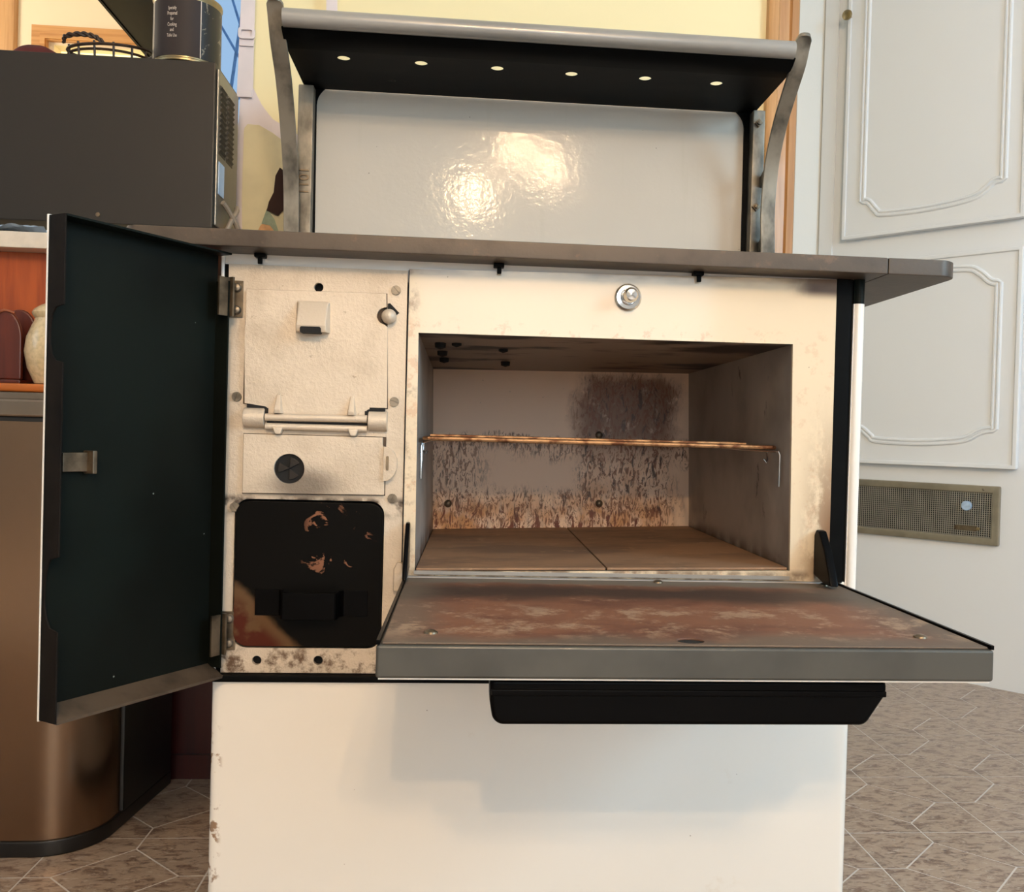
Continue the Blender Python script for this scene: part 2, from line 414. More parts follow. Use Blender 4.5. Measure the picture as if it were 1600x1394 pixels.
M_apronpanel = simple('straw yellow print', (222, 210, 172), .85, 0, .08, 10)
M_skin = simple('peach print', (222, 170, 122), .85, 0, .25, 26)
M_hairp = simple('dark brown print', (48, 24, 16), .85, 0, .1, 20)
M_teal = simple('grey green print', (152, 164, 142), .85, 0, .2, 26)
M_vase = simple('speckled cream pottery', (214, 192, 150), .25, 0, .12, 160, 0, .5)
M_paper = simple('pale blue plastic sheet', (186, 208, 232), .3, 0, .1, 20)
M_redcloth = simple('dark red cloth', (92, 24, 18), .8, 0, .2, 20)
M_wicker = simple('dark brown wicker', (58, 40, 26), .5, 0, .3, 80, .3)
M_brass = simple('antique brass', (170, 150, 112), .28, 1, .15, 20)
M_grille = simple('bronze grille metal', (160, 152, 134), .4, .6, .1, 20)
M_grillew = simple('grille wire', (176, 172, 160), .4, .5, .1, 20)
M_blueglass = simple('pale blue dial', (176, 200, 226), .2, 0, .1, 90, 0, .5)
M_bark = simple('tree bark', (128, 158, 196), .8, 0, .2, 20)
def glow(name, col, st):
    M = Mat(name, col, .5); M.b.inputs['Emission Color'].default_value = col; M.b.inputs['Emission Strength'].default_value = st; return M.m
M_sunpane = glow('bright sheer curtain', srgb(255, 246, 190), .9)
M_glass = bpy.data.materials.new('window glass'); M_glass.use_nodes = True
_b = M_glass.node_tree.nodes['Principled BSDF']; _b.inputs['Transmission Weight'].default_value = 1; _b.inputs['Roughness'].default_value = .02; _b.inputs['IOR'].default_value = 1.05
_n = M_glass.node_tree.nodes.new('ShaderNodeTexNoise'); _n.inputs['Scale'].default_value = 3
_r = M_glass.node_tree.nodes.new('ShaderNodeMapRange'); _r.inputs[3].default_value = .0; _r.inputs[4].default_value = .05
M_glass.node_tree.links.new(_n.outputs[0], _r.inputs[0]); M_glass.node_tree.links.new(_r.outputs[0], _b.inputs['Roughness'])

# ================================================================== THE ROOM
YW = .72            # wall behind the stove
struct('wall_back', MB().box(-.366, .668, YW, YW+.12, 0, 2.45), M_yellow, 'cream yellow wall behind the stove')
def casing(name, x0, x1, y, z0, z1, mat, label):
    t = MB(); wd = x1-x0
    prof = [(x0, y), (x0, y-.016), (x0+wd*.12, y-.02), (x0+wd*.3, y-.02), (x0+wd*.36, y-.013), (x0+wd*.68, y-.011), (x0+wd*.74, y-.016), (x1-wd*.06, y-.016), (x1, y-.01), (x1, y)]
    t.xy(prof, z0, z1); return struct(name, t, mat, label)
casing('trim_1', .614, .677, YW, 0, 2.1, M_pine, 'honey pine door casing right of the stove')
RW = MB()
RW.xz([[(-.765, 0), (1.035, 0), (1.035, 2.45), (-.765, 2.45)], [(-.735, 1.1), (-.735, 2.15), (-.47, 2.15), (-.47, 1.1)]], 1.46, 1.58)
struct('wall_rear', RW, M_wallpaper, 'white papered wall beside the diagonal cupboard')
win = thing('window_1', 'narrow window with blue daylight beside the apron', 'window', (-.6, 1.5, 1.1)); del win['category']; win['kind'] = 'structure'
obj('pane', MB().box(-.735, -.47, 1.53, 1.535, 1.1, 2.15), M_glass, win)
fr = MB().xz([[(-.735, 1.1), (-.47, 1.1), (-.47, 2.15), (-.735, 2.15)], [(-.72, 1.115), (-.72, 2.135), (-.485, 2.135), (-.485, 1.115)]], 1.50, 1.56)
obj('window_frame', fr, M_cab, win)
struct('wall_hall_side', MB().xy([(-.7655, 1.4605), (-.79, 1.4605), (-1.14, 2.6), (-1.10, 2.6)], 0, 2.45), M_cream)
FY = 2.6
fwl = MB().xz([[(-3.1, 0), (-1.10, 0), (-1.10, 2.45), (-3.1, 2.45)], [(-1.53, .95), (-1.53, 2.0), (-1.20, 2.0), (-1.20, .95)]], FY, FY+.1)
struct('wall_far', fwl, M_cream, 'cream wall of the room beyond')
# far window: pine casing and bright curtain, at the place the microwave top reveals
w2 = thing('window_2', 'pine cased window of the room beyond, bright curtain', 'window', (-1.2, FY, .95)); del w2['category']; w2['kind'] = 'structure'
def frame_ring(x0, x1, z0, z1, wd, y0, y1): return MB().xz([[(x0, z0), (x1, z0), (x1, z1), (x0, z1)], [(x0+wd, z0+wd), (x0+wd, z1-wd), (x1-wd, z1-wd), (x1-wd, z0+wd)]], y0, y1)
obj('casing', frame_ring(-1.605, -1.125, .87, 2.065, .055, FY-.018, FY), M_pinex, w2)
obj('casing_bead', frame_ring(-1.572, -1.158, .905, 2.032, .018, FY-.026, FY-.017), M_pinex, w2)
obj('pane', MB().box(-1.56, -1.17, FY+.06, FY+.07, .9, 2.03), M_sunpane, w2)
casing('trim_2', -1.80, -1.662, FY, 0, 2.45, M_pine, 'pine casing at the far left behind the microwave')
struct('wall_left', MB().box(-3.1, -3.0, -4.3, 2.7, 0, 2.45), M_plain)
struct('wall_front', MB().box(-3.1, 2.6, -4.4, -4.3, 0, 2.45), M_plain)
struct('ceiling', MB().box(-3.1, 2.6, -4.4, 1.58, 2.45, 2.5).box(-3.1, -1.10, 1.58, 2.7, 2.45, 2.5), M_ceil)
struct('wall_right', MB().box(2.42, 2.52, -4.4, -.10, 0, 2.45), M_plain)
struct('fill_frame', frame_ring(-.33, 1.53, .70, 1.90, .08, -4.3, -4.27), M_cab, 'white frame added around the fill light behind the viewer')  # unseen frame added to dress the front fill light
for nm, x, y in (('added_frame_right', 2.42, -1.5), ('added_frame_left', -3.0, -.6)):
    s_ = -1 if x > 0 else 1
    t = MB().yz([[(y-.66, .8), (y+.66, .8), (y+.66, 2.1), (y-.66, 2.1)], [(y-.58, .88), (y-.58, 2.02), (y+.58, 2.02), (y+.58, .88)]], x, x+s_*.03)
    struct(nm, t, M_cab, 'white frame added around a daylight area light, out of view')  # unseen frames added to dress the side area lights
# diagonal wall with cupboard: local frame r (right), depth, z
DP = Vector((1.355, 1.078, 0)); DT = math.radians(42)
DM = Matrix.Translation(DP) @ Matrix.Rotation(DT-PI/2, 4, 'Z')
def D(mb): return mb.xf(DM)
struct('wall_diagonal', D(MB().box(-.505, 1.62, 0, .1, 0, 2.45)), M_cab, 'white diagonal wall right of the stove')
struct('trim_3', D(MB().box(-.508, -.468, -.006, 0, 0, 2.45)), M_cab, 'white corner board of the diagonal wall', bevel=.002)
cup = thing('wall_cupboard', 'white built-in cupboard with arched panel doors in the diagonal wall', 'cupboard', DM @ Vector((-.2, 0, .53)))
def sweep(path, prof):
    """prof (offset, height) swept along closed/open 2D path on the wall face; heights go toward the room (-depth)"""
    P = [Vector(p) for p in path]; vs = []; fs = []; k = len(prof)
    for i, p in enumerate(P):
        t = (P[min(i+1, len(P)-1)]-P[max(i-1, 0)]).normalized(); n = Vector((-t.y, t.x))
        for o_, h in prof: q = p+n*o_; vs.append((q.x, -h, q.y))
    for i in range(len(P)-1):
        for j in range(k-1): fs.append((i*k+j, i*k+j+1, (i+1)*k+j+1, (i+1)*k+j))
    return MB().add(vs, fs)
def cup_door(z0, z1, path, knob):
    dr = obj('cupboard_door', D(MB().box(-.434, .022, -.018, 0, z0, z1)), M_cab, cup, bevel=.004, seg=3)
    b = .018
    edge = frame_ring(-.434, .022, z0, z1, .010, -.0225, -.018)
    obj('edge_bead', D(edge), M_cab, dr, bevel=.002)
    pr = [(-.010, b), (-.007, b+.0045), (-.0035, b+.005), (-.001, b+.0012), (.001, b+.0012), (.0035, b+.005), (.007, b+.0045), (.010, b)]
    obj('panel_moulding', D(sweep(smooth2(path), pr)), M_cab, dr)
    if knob:
        kn = MB().lathe([(.004, 0), (.0042, -.012), (.006, -.014), (.0125, -.018), (.0138, -.022), (.0125, -.026), (.006, -.0285), (.001, -.029)], (knob[0], -.018, knob[1]), 'y', 24)
        obj('knob', D(kn), M_brass, dr, label='round brass knob')
def smooth2(segs):
    out = []
    for sg in segs:
        p = [(q.x, q.y) for q in smooth_path([(a, b, 0) for a, b in sg], 6)] if len(sg) > 2 else list(sg)
        out += p if not out else p[1:]
    return out
def panel_path(l, r, bot, botm, top, topm):
    c = (l+r)/2
    L_ = [(l, top), (l, bot)]
    B_ = [(l, bot), (l+.018, bot-.005), (l+.04, botm+.012), (l+.06, botm+.002), (c, botm-.001), (r-.075, botm+.008), (r-.04, botm+.025), (r-.022, bot-.003), (r, bot)]
    R_ = [(r, bot), (r, top)]
    T_ = [(r, top), (r-.02, top+.006), (r-.045, topm-.016), (r-.075, topm-.003), (c, topm), (l+.075, topm-.003), (l+.045, topm-.016), (l+.02, top+.006), (l, top)]
    return [L_, B_, R_, T_]
cup_door(.532, 1.062, panel_path(-.378, -.03, .627, .592, .979, 1.024), None)
cup_door(1.13, 1.98, panel_path(-.38, -.028, 1.228, 1.185, 1.87, 1.915), (-.428, 1.727))
gr = thing('wall_vent', 'bronze wire mesh heater grille with round dial low on the white wall', 'vent', DM @ Vector((-.2, 0, .345)))
obj('vent_frame', D(frame_ring(-.44, -.014, .345, .489, .018, -.012, 0)), M_grille, gr, bevel=.003)
obj('backing', D(MB().box(-.425, -.03, -.003, 0, .36, .475)), M_plastic, gr)
g = MB(); x = -.424
while x < -.031: g.box(x, x+.0016, -.0085, -.0065, .36, .475); x += .0052
z = .364
while z < .474: g.box(-.424, -.031, -.0065, -.005, z, z+.0012); z += .0052
obj('wire_mesh', D(g), M_grillew, gr, kind='stuff', smooth=False)
obj('dial', D(MB().lathe([(.012, 0), (.012, -.008), (.0105, -.010), (.0001, -.0105)], (-.09, -.008, .438), 'y', 28)), M_blueglass, gr, label='pale blue round dial')
bd = obj('maker_badge', D(MB().xz(rrect(-.118, -.064, .377, .389, .004), -.0105, -.0085)), M_steel, gr)
obj('badge_stud', D(MB().lathe([(.0045, 0), (.004, -.003), (.0001, -.004)], (-.062, -.009, .383), 'y', 14)), M_brass, gr)
obj('frame_screw', D(MB().lathe([(.003, 0), (.0001, -.002)], (-.052, -.012, .48), 'y', 10)), M_screw, gr)
# floor: 9 inch tiles, each printed as a diamond between four corner pieces
floor = struct('floor', MB().box(-3.1, 2.6, -4.4, 2.7, -.05, -.0004), M_grout, 'brown tiled floor with pale joints')
PX, PY, TX, TY, G = .2275, .2265, .642, .288, .0013
hx, hy, iw = PX/2, PY/2, .034
def cell_pieces():
    """five outlines, cell centred at 0"""
    a, b = hx-iw, hy-iw
    def inset(poly, g):
        c = Vector((sum(p[0] for p in poly)/len(poly), sum(p[1] for p in poly)/len(poly))); out = []; n = len(poly)
        for i in range(n):
            p0, p1, p2 = Vector(poly[i-1]), Vector(poly[i]), Vector(poly[(i+1) % n])
            e0 = (p1-p0).normalized(); e1 = (p2-p1).normalized()
            n0 = Vector((-e0.y, e0.x)); n1 = Vector((-e1.y, e1.x)); d = n0+n1
            out.append(tuple(p1+d*g/(1+n0.dot(n1))))
        return out
    dia = [(a, 0), (0, b), (-a, 0), (0, -b)]
    out = [inset(dia, G)]
    for sx, sy in ((1,1),(-1,1),(-1,-1),(1,-1)):
        p = [(a*sx, 0), (hx*sx, 0), (hx*sx, hy*sy), (0, hy*sy), (0, b*sy)]
        if sx*sy < 0: p = p[::-1]
        out.append(inset(p, G))
    return out
outl = cell_pieces()
tmesh = []
for i, p in enumerate(outl):
    me = mesh_of(MB().xy([tuple(q) for q in p], -.0004, 0), 'floor_tile', 0, smooth=False); me.materials.append(M_tile); tmesh.append(me)
near = []; rest = MB()
for i in range(-14, 9):
    for j in range(-6, 6):
        cx, cy = TX+PX*(i+.5), TY+PY*(j+.5)
        vis = (.52 < cx < 1.5 and -.2 < cy < 1.3 and cx-.52 > (.3-cy)*.0) or (-.95 < cx < -.2 and .1 < cy < .62)
        if (cx-1.355)*math.cos(DT)+(cy-1.078)*math.sin(DT) > .12 or cy > 1.55: continue
        if vis and len(near) < 58:
            near.append((cx, cy))
            for me in tmesh:
                o = bpy.data.objects.new('floor_tile', me); COL.objects.link(o); o.parent = floor; o.location = (cx, cy, 0)
        elif cy < 1.5:
            for p in outl: rest.xy([(q[0]+cx, q[1]+cy) for q in p], -.0004, 0)
obj('tile_field', rest, M_tile, floor, smooth=False, kind='stuff')
# the tree seen through the narrow window
tr = MB()
def branch(p, d, L, r, k):
    q = p+d*L; tr.tube([p, p+d*L*.5+Vector((random.uniform(-1,1),0,random.uniform(-1,1)))*L*.06, q], [r, r*.8, r*.6], 5)
    if k:
        for _ in range(3):
            nd = (d+Vector((random.uniform(-.9,.9), random.uniform(-.4,.4), random.uniform(-.5,.7)))).normalized(); branch(q, nd, L*.62, r*.55, k-1)
branch(Vector((-1.12, 3.6, 0)), Vector((-.01, 0, 1)), 2.15, .016, 5)
branch(Vector((-1.05, 3.9, 0)), Vector((.0, 0, 1)), 2.3, .014, 5)
tag(obj('bare_tree', tr, M_bark), 'bare blue-grey tree twigs outside the narrow window', 'tree')

# ================================================================== THE STOVE
st = thing('wood_cookstove', 'white enamel wood cookstove with open oven and open firebox door', 'stove', (.14, .28, 0))
part = lambda name, mb, mat, bevel=0, **k: obj(name, mb, mat, st, bevel, **k)
XL, XR = -.2205, .5195
part('side_panel', MB().box(XL, XL+.004, .002, .58, .3098, .776), M_white, .0015)
part('side_panel', MB().xy([(.5025, .01), (.5025, .002)]+arc(.5095, .006, .007, 210, 350, 8)+[(.5195, .012), (.5195, .58), (.5025, .58)], .3098, .7475), M_white)
part('side_cap', MB().xy([(.5025, .01), (.5025, .002)]+arc(.5095, .006, .007, 210, 350, 8)+[(.5195, .012), (.5195, .58), (.5025, .58)], .7478, .776), M_green, label='dark green top of the side panel')
lp = MB().xy(arc(XL+.010, .008, .010, 180, 270, 8)+arc(.513-.010, .008, .010, 270, 360, 8)+[(.513, .58), (.507, .58), (.507, .02), (XL+.006, .02), (XL+.006, .58), (XL, .58)], .03, .3005)
part('lower_panel', lp, M_lower)
part('under_oven_panel', MB().box(-.0136, .5025, .003, .008, .3098, .4213), M_white)
part('plinth', MB().box(XL+.02, .49, .03, .56, 0, .032), M_black, .003)
part('ledge', MB().xy(rrect(XL-.002, .515, -.007, .578, .008), .3012, .3095), M_black, .002)
part('body_back', MB().box(XL+.004, .5025, .56, .58, .03, .776), M_black)
part('top_rail', MB().box(XL+.004, .503, .005, .02, .752, .7765), M_white)
part('corner_post', MB().xz([(.4815, .42), (.4985, .42), (.4985, .776), (.4815, .776)], .001, .03).box(.4955, .5025, .004, .03, .42, .776), M_black, .001)
part('corner_post', MB().box(XL+.004, -.2108, .003, .02, .31, .764), M_black)
# -- firebox front plate
screws = [(-.0278, .7417), (-.1997, .6173), (-.0268, .6168), (-.199, .4951), (-.0262, .5082)]
holes = [(-.1133, .7418), (-.1714, .3243), (-.104, .3248)]
fp = part('firebox_front', MB().xz([[(-.2105, .3105), (-.0138, .3105), (-.0155, .7643), (-.2115, .764)]]+[circle(a, b, .0052, 16) for a, b in holes]+[rrect(-.199, -.0345, .3385, .5045, .016)], 0, .006), M_cast)
part('firebox_shell', MB().box(-.209, -.016, .012, .5, .315, .76), M_dark)
def screw(p, x, z, y=0, r=.0054):
    t = MB().lathe([(r, 0), (r, -.0010), (.0001, -.0010)], (x, y, z), 'y', 16)
    a = random.uniform(.2, PI-.2)
    for k in (0, PI):
        g = math.asin(.00075/r)
        half = [(x+r*.96*math.cos(a+k+g+(PI-2*g)*i/8), z+r*.96*math.sin(a+k+g+(PI-2*g)*i/8)) for i in range(9)]
        t.xz(half, y-.0024, y-.0009)
    return obj('screw', t, M_screw, p)
for a, b in screws: screw(fp, a, b)
FD = [(-.1906, .7359), (-.0383, .7369), (-.0378, .7205)]+arc(-.0385, .712, .0095, 80, 260, 8)+[(-.036, .700), (-.0344, .6094), (-.0535, .6094)]+arc(-.0535, .6035, .004, 90, 180, 4)+[(-.0575, .5955), (-.1645, .5945)]+arc(-.1685, .6035, .004, 0, 90, 4)+[(-.1899, .6105), (-.1917, .6940), (-.1908, .6965)]
def grow(poly, c, g): return [(p[0]+g*(1 if p[0] > c[0] else -1), p[1]+g*(1 if p[1] > c[1] else -1)) for p in poly]
M_shadowgap = simple('brown shadow gap', (84, 66, 50), .7, 0, .3, 60)  # dark brown outline painted in for the shadow gap round the plates
obj('door_shadow_line', MB().xz([(-.1918, .7368), (-.0374, .7378), (-.0335, .6085), (-.1928, .6095)], -.0004, -.00005), M_shadowgap, fp)
obj('plate_shadow_line', MB().xz([(-.1914, .510), (-.0342, .511), (-.0345, .5772), (-.1914, .5772)], -.0004, -.00005), M_shadowgap, fp)
fd = obj('feed_door', MB().xz(FD, -.0055, -.0001), M_cast, fp, bevel=.0012)
hd = MB()
hd.add([(-.1365,-.0045,.7265),(-.0985,-.0045,.7265),(-.0985,-.0045,.690),(-.1365,-.0045,.690),(-.133,-.0085,.7225),(-.102,-.0085,.7225),(-.1015,-.0215,.697),(-.1335,-.0215,.697),(-.1335,-.0195,.690),(-.1015,-.0195,.690)],
       [(0,1,5,4),(4,5,6,7),(7,6,9,8),(1,2,9,6,5),(0,4,7,8,3),(0,3,2,1),(3,8,9,2)])
obj('lift_hood', hd, M_cast, fp, bevel=.0012)
obj('hood_opening', MB().xz(rrect(-.129, -.1065, .6885, .6955, .002), -.0225, -.010), M_dark, fp)
for x in (-.1528, -.0727):
    fv = [(x-.0018, -.0050, .6235), (x+.0018, -.0050, .6235), (x-.0058, -.0050, .600), (x+.0058, -.0050, .600), (x-.0034, -.0150, .604), (x+.0034, -.0150, .604), (x-.0036, -.0140, .600), (x+.0036, -.0140, .600)]
    obj('stop_fin', MB().add(fv, [(0,1,5,4), (0,4,6,2), (1,3,7,5), (4,5,7,6), (2,6,7,3), (0,2,3,1)]), M_cast, fp, bevel=.001)
obj('hinge_bar', MB().tube([(-.1665, -.008, .5955), (-.0555, -.008, .5965)], .0042, 12), M_cast, fp)
obj('hinge_gap', MB().box(-.165, -.056, -.0065, -.0001, .5875, .5915), M_dark, fp)
obj('hinge_bar', MB().tube([(-.1665, -.006, .5855), (-.0555, -.006, .5855)], .0038, 12), M_cast, fp)
for x in (-.1525, -.0705): obj('lug', MB().xz([(x-.006, .585), (x+.006, .585), (x+.003, .577), (x-.003, .577)], -.011, -.0001), M_cast, fp, bevel=.0015)
for x0, x1 in ((-.1905, -.1675), (-.0545, -.0335)):
    obj('hinge_barrel', MB().yz(arc(0, .5945, .0135, 90, 270, 12, .0115), x0, x1), M_cast, fp, bevel=.001)
for x0, x1 in ((-.1875, -.1640), (-.0585, -.0365)): obj('hinge_pocket', MB().box(x0, x1, -.0050, -.0001, .6055, .6103).box(x1-.0042 if x0 < -.1 else x0, x1 if x0 < -.1 else x0+.0042, -.0062, -.0001, .598, .6055), M_dark, fp)
obj('latch_ball', MB().lathe([(.0001, -.015)]+[(.0085*math.cos(a), -.0065-.0085*math.sin(a)) for a in [1.2, .8, .4, 0]]+[(.007, 0)], (-.0345, 0, .7115), 'y', 18), M_cast, fp)
obj('latch_slot', MB().xz([(-.0365, .7265), (-.034, .727), (-.0235, .7165), (-.028, .713), (-.0365, .7185)], -.0012, -.0001), M_dark, fp)
dp = MB().xz([[(-.1904, .511), (-.0352, .512), (-.0355, .562), (-.038, .568), (-.038, .5765), (-.1904, .5765)], circle(-.140, .5390, .0165, 28)], -.005, -.0001)
obj('draft_plate', dp, M_cast, fp, bevel=.0008)
obj('draft_hole', MB().lathe([(.0165, 0), (.0165, .0001)], (-.140, -.0012, .5390), 'y', 28), M_dark, fp)
sp = MB()
for k in range(3):
    a0 = k*2*PI/3+.5; sp.xz([(-.140, .5392)]+[(-.140+.0125*math.cos(a0+t*.32), .5392+.0125*math.sin(a0+t*.32)) for t in range(4)], -.0045+.0008*k, -.002)
obj('draft_spinner', sp, M_spin, fp, bevel=.0006)
obj('slide_lug', MB().xz([(-.0365, .528)]+arc(-.0365, .547, .0155, -90, 90, 10, .0195), -.0085, -.0001), M_cast, fp, bevel=.0015)
obj('lug_slot', MB().xz(rrect(-.0335, -.0305, .540, .556, .0012), -.0095, -.008), M_steel, fp)
# -- ash drawer
ad = part('ash_drawer', MB().xz(rrect(-.1975, -.0355, .3405, .5025, .015), -.003, .12), M_drawer, .0015)
hp = [(-.174, -.0045), (-.1475, -.0045), (-.1435, -.010), (-.1425, -.024), (-.140, -.027), (-.084, -.027), (-.0815, -.024), (-.0805, -.010), (-.0765, -.0045), (-.0505, -.0045), (-.0505, -.003), (-.174, -.003)]
hpi = hp[:10]+[(-.0505, -.003), (-.0780, -.003), (-.0825, -.008), (-.0835, -.022), (-.086, -.0245), (-.138, -.0245), (-.1405, -.022), (-.1415, -.008), (-.146, -.003), (-.174, -.003)]
obj('drawer_handle', MB().xy(hpi, .3755, .4045), M_blackgloss, ad, bevel=.001)
# -- open firebox door
HX, HY = -.2215, -.004
eu = Vector((-.536, -.844, 0)); ew = Vector((.844, -.536, 0))
FM = Matrix((eu, ew, Vector((0,0,1)))).transposed().to_4x4(); FM.translation = (HX, HY, 0)
Fm = lambda mb: mb.xf(FM)      # local: u along door, w inward, z
DZ0, DZ1, DU = .3105, .772, .2005
fdoor = part('firebox_door', Fm(MB().box(.004, DU, .0015, .0035, DZ0, DZ1)), M_green)
obj('outer_skin', Fm(MB().box(.002, DU+.001, -.0005, .0014, DZ0-.001, DZ1+.001)), M_white, fdoor, bevel=.0008)
def notch(zc, hh): return [(.024, zc-hh)]+[(.024-.019*math.sin(PI*i/8)**.6, zc-hh*math.cos(PI*i/8)) for i in range(1, 8)]+[(.024, zc+hh)]
fl = [(.0015, DZ0), (.024, DZ0)]+notch(.428, .034)+notch(.664, .026)+[(.024, DZ1), (.0015, DZ1)]
obj('edge_flange', Fm(MB().prism(fl, DU-.002, DU, lambda p, a: (a, p[0], p[1]))), M_brownedge, fdoor, bevel=.0006)
obj('hinge_flange', Fm(MB().box(.004, .006, .0035, .022, DZ0+.01, DZ1-.03)), M_green, fdoor)
obj('top_flange', Fm(MB().box(.004, DU-.002, .0035, .024, DZ1-.002, DZ1)), M_green, fdoor)
obj('bottom_flange', Fm(MB().prism([(.0035, DZ0), (.024, DZ0-.001), (.0245, DZ0+.002), (.0035, DZ0+.013)], .004, DU-.002, lambda p, a: (a, p[0], p[1]))), M_flange, fdoor)
obj('latch_clip', Fm(MB().box(.160, .188, .0035, .010, .538, .556).box(.158, .163, .0035, .018, .536, .558)), M_steel, fdoor, bevel=.001)
for z0, z1 in ((.705, .7455), (.336, .379)):
    hg = part('door_hinge', MB().box(-.2165, -.195, -.0022, -.0002, z0, z1), M_steel, .0006)
    obj('hinge_leaf', Fm(MB().box(.001, .0035, .0036, .026, z0-.001, z1+.001).box(-.002, .018, .0195, .0215, z0-.001, z1)), M_steel, hg)
    obj('knuckle', MB().tube([(-.2195, -.005, z0-.001), (-.2195, -.005, z1+.001)], .0035, 10), M_steel, hg)
    for zz in (z0+.008, z1-.008):
        obj('rivet', MB().lathe([(.0052, 0), (.005, -.001), (.0036, -.0035), (.0001, -.0045)], (-.2015, -.0022, zz), 'y', 16), M_screw, hg)
# -- oven
OF = [(-.0017, .6953), (.4302, .6975), (.4347, .4338), (.0009, .4262)]        # opening, clockwise from top left
OB = [(-.0027, .6885), (.4281, .6946), (.436, .4325), (.0032, .4190)]
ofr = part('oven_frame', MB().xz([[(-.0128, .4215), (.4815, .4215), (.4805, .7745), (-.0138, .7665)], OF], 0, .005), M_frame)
obj('frame_lip', MB().box(.0, .434, -.0025, .002, .4235, .4275), M_lip, ofr)
obj('seam', MB().box(-.0143, -.0133, -.001, .004, .43, .765), M_dark, ofr)
kn = obj('latch_ring', MB().lathe([(.0155, 0), (.0155, -.002), (.0135, -.0045), (.0095, -.005), (.0085, -.003), (.0001, -.003)], (.2349, 0, .744), 'y', 32), M_chrome, ofr, label='chrome latch knob')
obj('latch_pin', MB().lathe([(.006, -.002), (.0062, -.012), (.0085, -.016), (.0085, -.021), (.006, -.0255), (.0001, -.027)], (.2349, 0, .744), 'y', 24), M_chrome, ofr)
YB = .499
def quadwall(a, b):   # between two opening corners, with 3 mm thickness outward
    f0, f1, b0, b1 = OF[a], OF[b], OB[a], OB[b]
    c = Vector((.216, .56)); out = lambda p: tuple(Vector(p)+(Vector(p)-c).normalized()*.004)
    v = [(f0[0], .0015, f0[1]), (f1[0], .0015, f1[1]), (b1[0], YB, b1[1]), (b0[0], YB, b0[1])]
    v2 = [(*out(f0), .0015), (*out(f1), .0015), (*out(b1), YB), (*out(b0), YB)]; v2 = [(p[0], p[2], p[1]) for p in v2]
    return MB().add(v+v2, [(0,1,2,3),(7,6,5,4),(0,4,5,1),(1,5,6,2),(2,6,7,3),(3,7,4,0)])
oc = part('oven_ceiling', quadwall(0, 1), M_otop)
owr = part('oven_wall', quadwall(1, 2), M_owall)
owl = part('oven_wall', quadwall(3, 0), M_owall)
part('oven_base', quadwall(2, 3), M_black)
ob = part('oven_back', MB().xz([(OB[0][0]-.004, OB[0][1]+.004), (OB[1][0]+.004, OB[1][1]+.004), (OB[2][0]+.004, OB[2][1]-.004), (OB[3][0]-.004, OB[3][1]-.004)], YB, YB+.004), M_oback)
for x, z in ((.0274, .4652), (.2811, .4706), (.2778, .5861)):
    obj('rivet', MB().lathe([(.0065, 0), (.0055, -.003), (.003, -.005), (.0001, -.0055)], (x, YB, z), 'y', 16), M_screw, ob)
def floorplate(x0f, x1f, x0b, x1b):
    zf = lambda x: .4262+(x/.4347)*.0076; zb = lambda x: .4190+(x/.436)*.0135
    v = [(x0f, .003, zf(x0f)+.0005), (x1f, .003, zf(x1f)+.0005), (x1b, YB-.001, zb(x1b)+.0005), (x0b, YB-.001, zb(x0b)+.0005)]
    return MB().add(v+[(a, b, c+.003) for a, b, c in v], [(3,2,1,0),(4,5,6,7),(0,1,5,4),(1,2,6,5),(2,3,7,6),(3,0,4,7)])
part('oven_floor_plate', floorplate(.002, .2186, .004, .226), M_ofloor, .0008)
part('oven_floor_plate', floorplate(.2204, .4325, .2278, .4345), M_ofloor, .0008)
for x in (.04, .10): obj('bolt', MB().lathe([(.006, 0), (.006, -.004), (.0001, -.006)], (x, .06+x, .6955), 'z', 8), M_dark, oc)
for x, y in ((.04, .1), (.04, .2), (.04, .3), (.13, .33)): obj('bolt', MB().lathe([(.007, .002), (.0065, -.004), (.0001, -.006)], (x-.02, y, .6935-.006*y/.5), 'z', 8), M_dark, oc)
for x, sx, wl in ((.0035, 1, owl), (.4285, -1, owr)):
    y0 = .028
    obj('rack_support', MB().tube([(x, y0, .530), (x, y0, .568), (x+sx*.0005, y0+.003, .5715), (x+sx*.001, y0+.01, .572), (x+sx*.001, .40, .572)], .0014, 8), M_chrome, wl)
    obj('support_hook', MB().tube([(x, .075, .572), (x, .073, .562), (x+sx*.003, .069, .557), (x+sx*.005, .072, .561)], .0014, 8), M_chrome, wl)
# hinge arms of the oven door
for x in (.468, -.0075):
    arm = [(.004, .474), (-.004, .483), (-.012, .482), (-.030, .462), (-.046, .436), (-.052, .4235), (-.030, .4235), (.0, .43)]
    wdt = .010 if x > 0 else .005
    part('hinge_arm', MB().yz(arm, x-wdt/2, x+wdt/2), M_blackgloss, .002)
part('door_catch', MB().xz([(-.022, .405), (-.012, .405), (-.012, .436), (-.018, .438), (-.022, .43)], -.010, -.0002), M_cast, .0015)
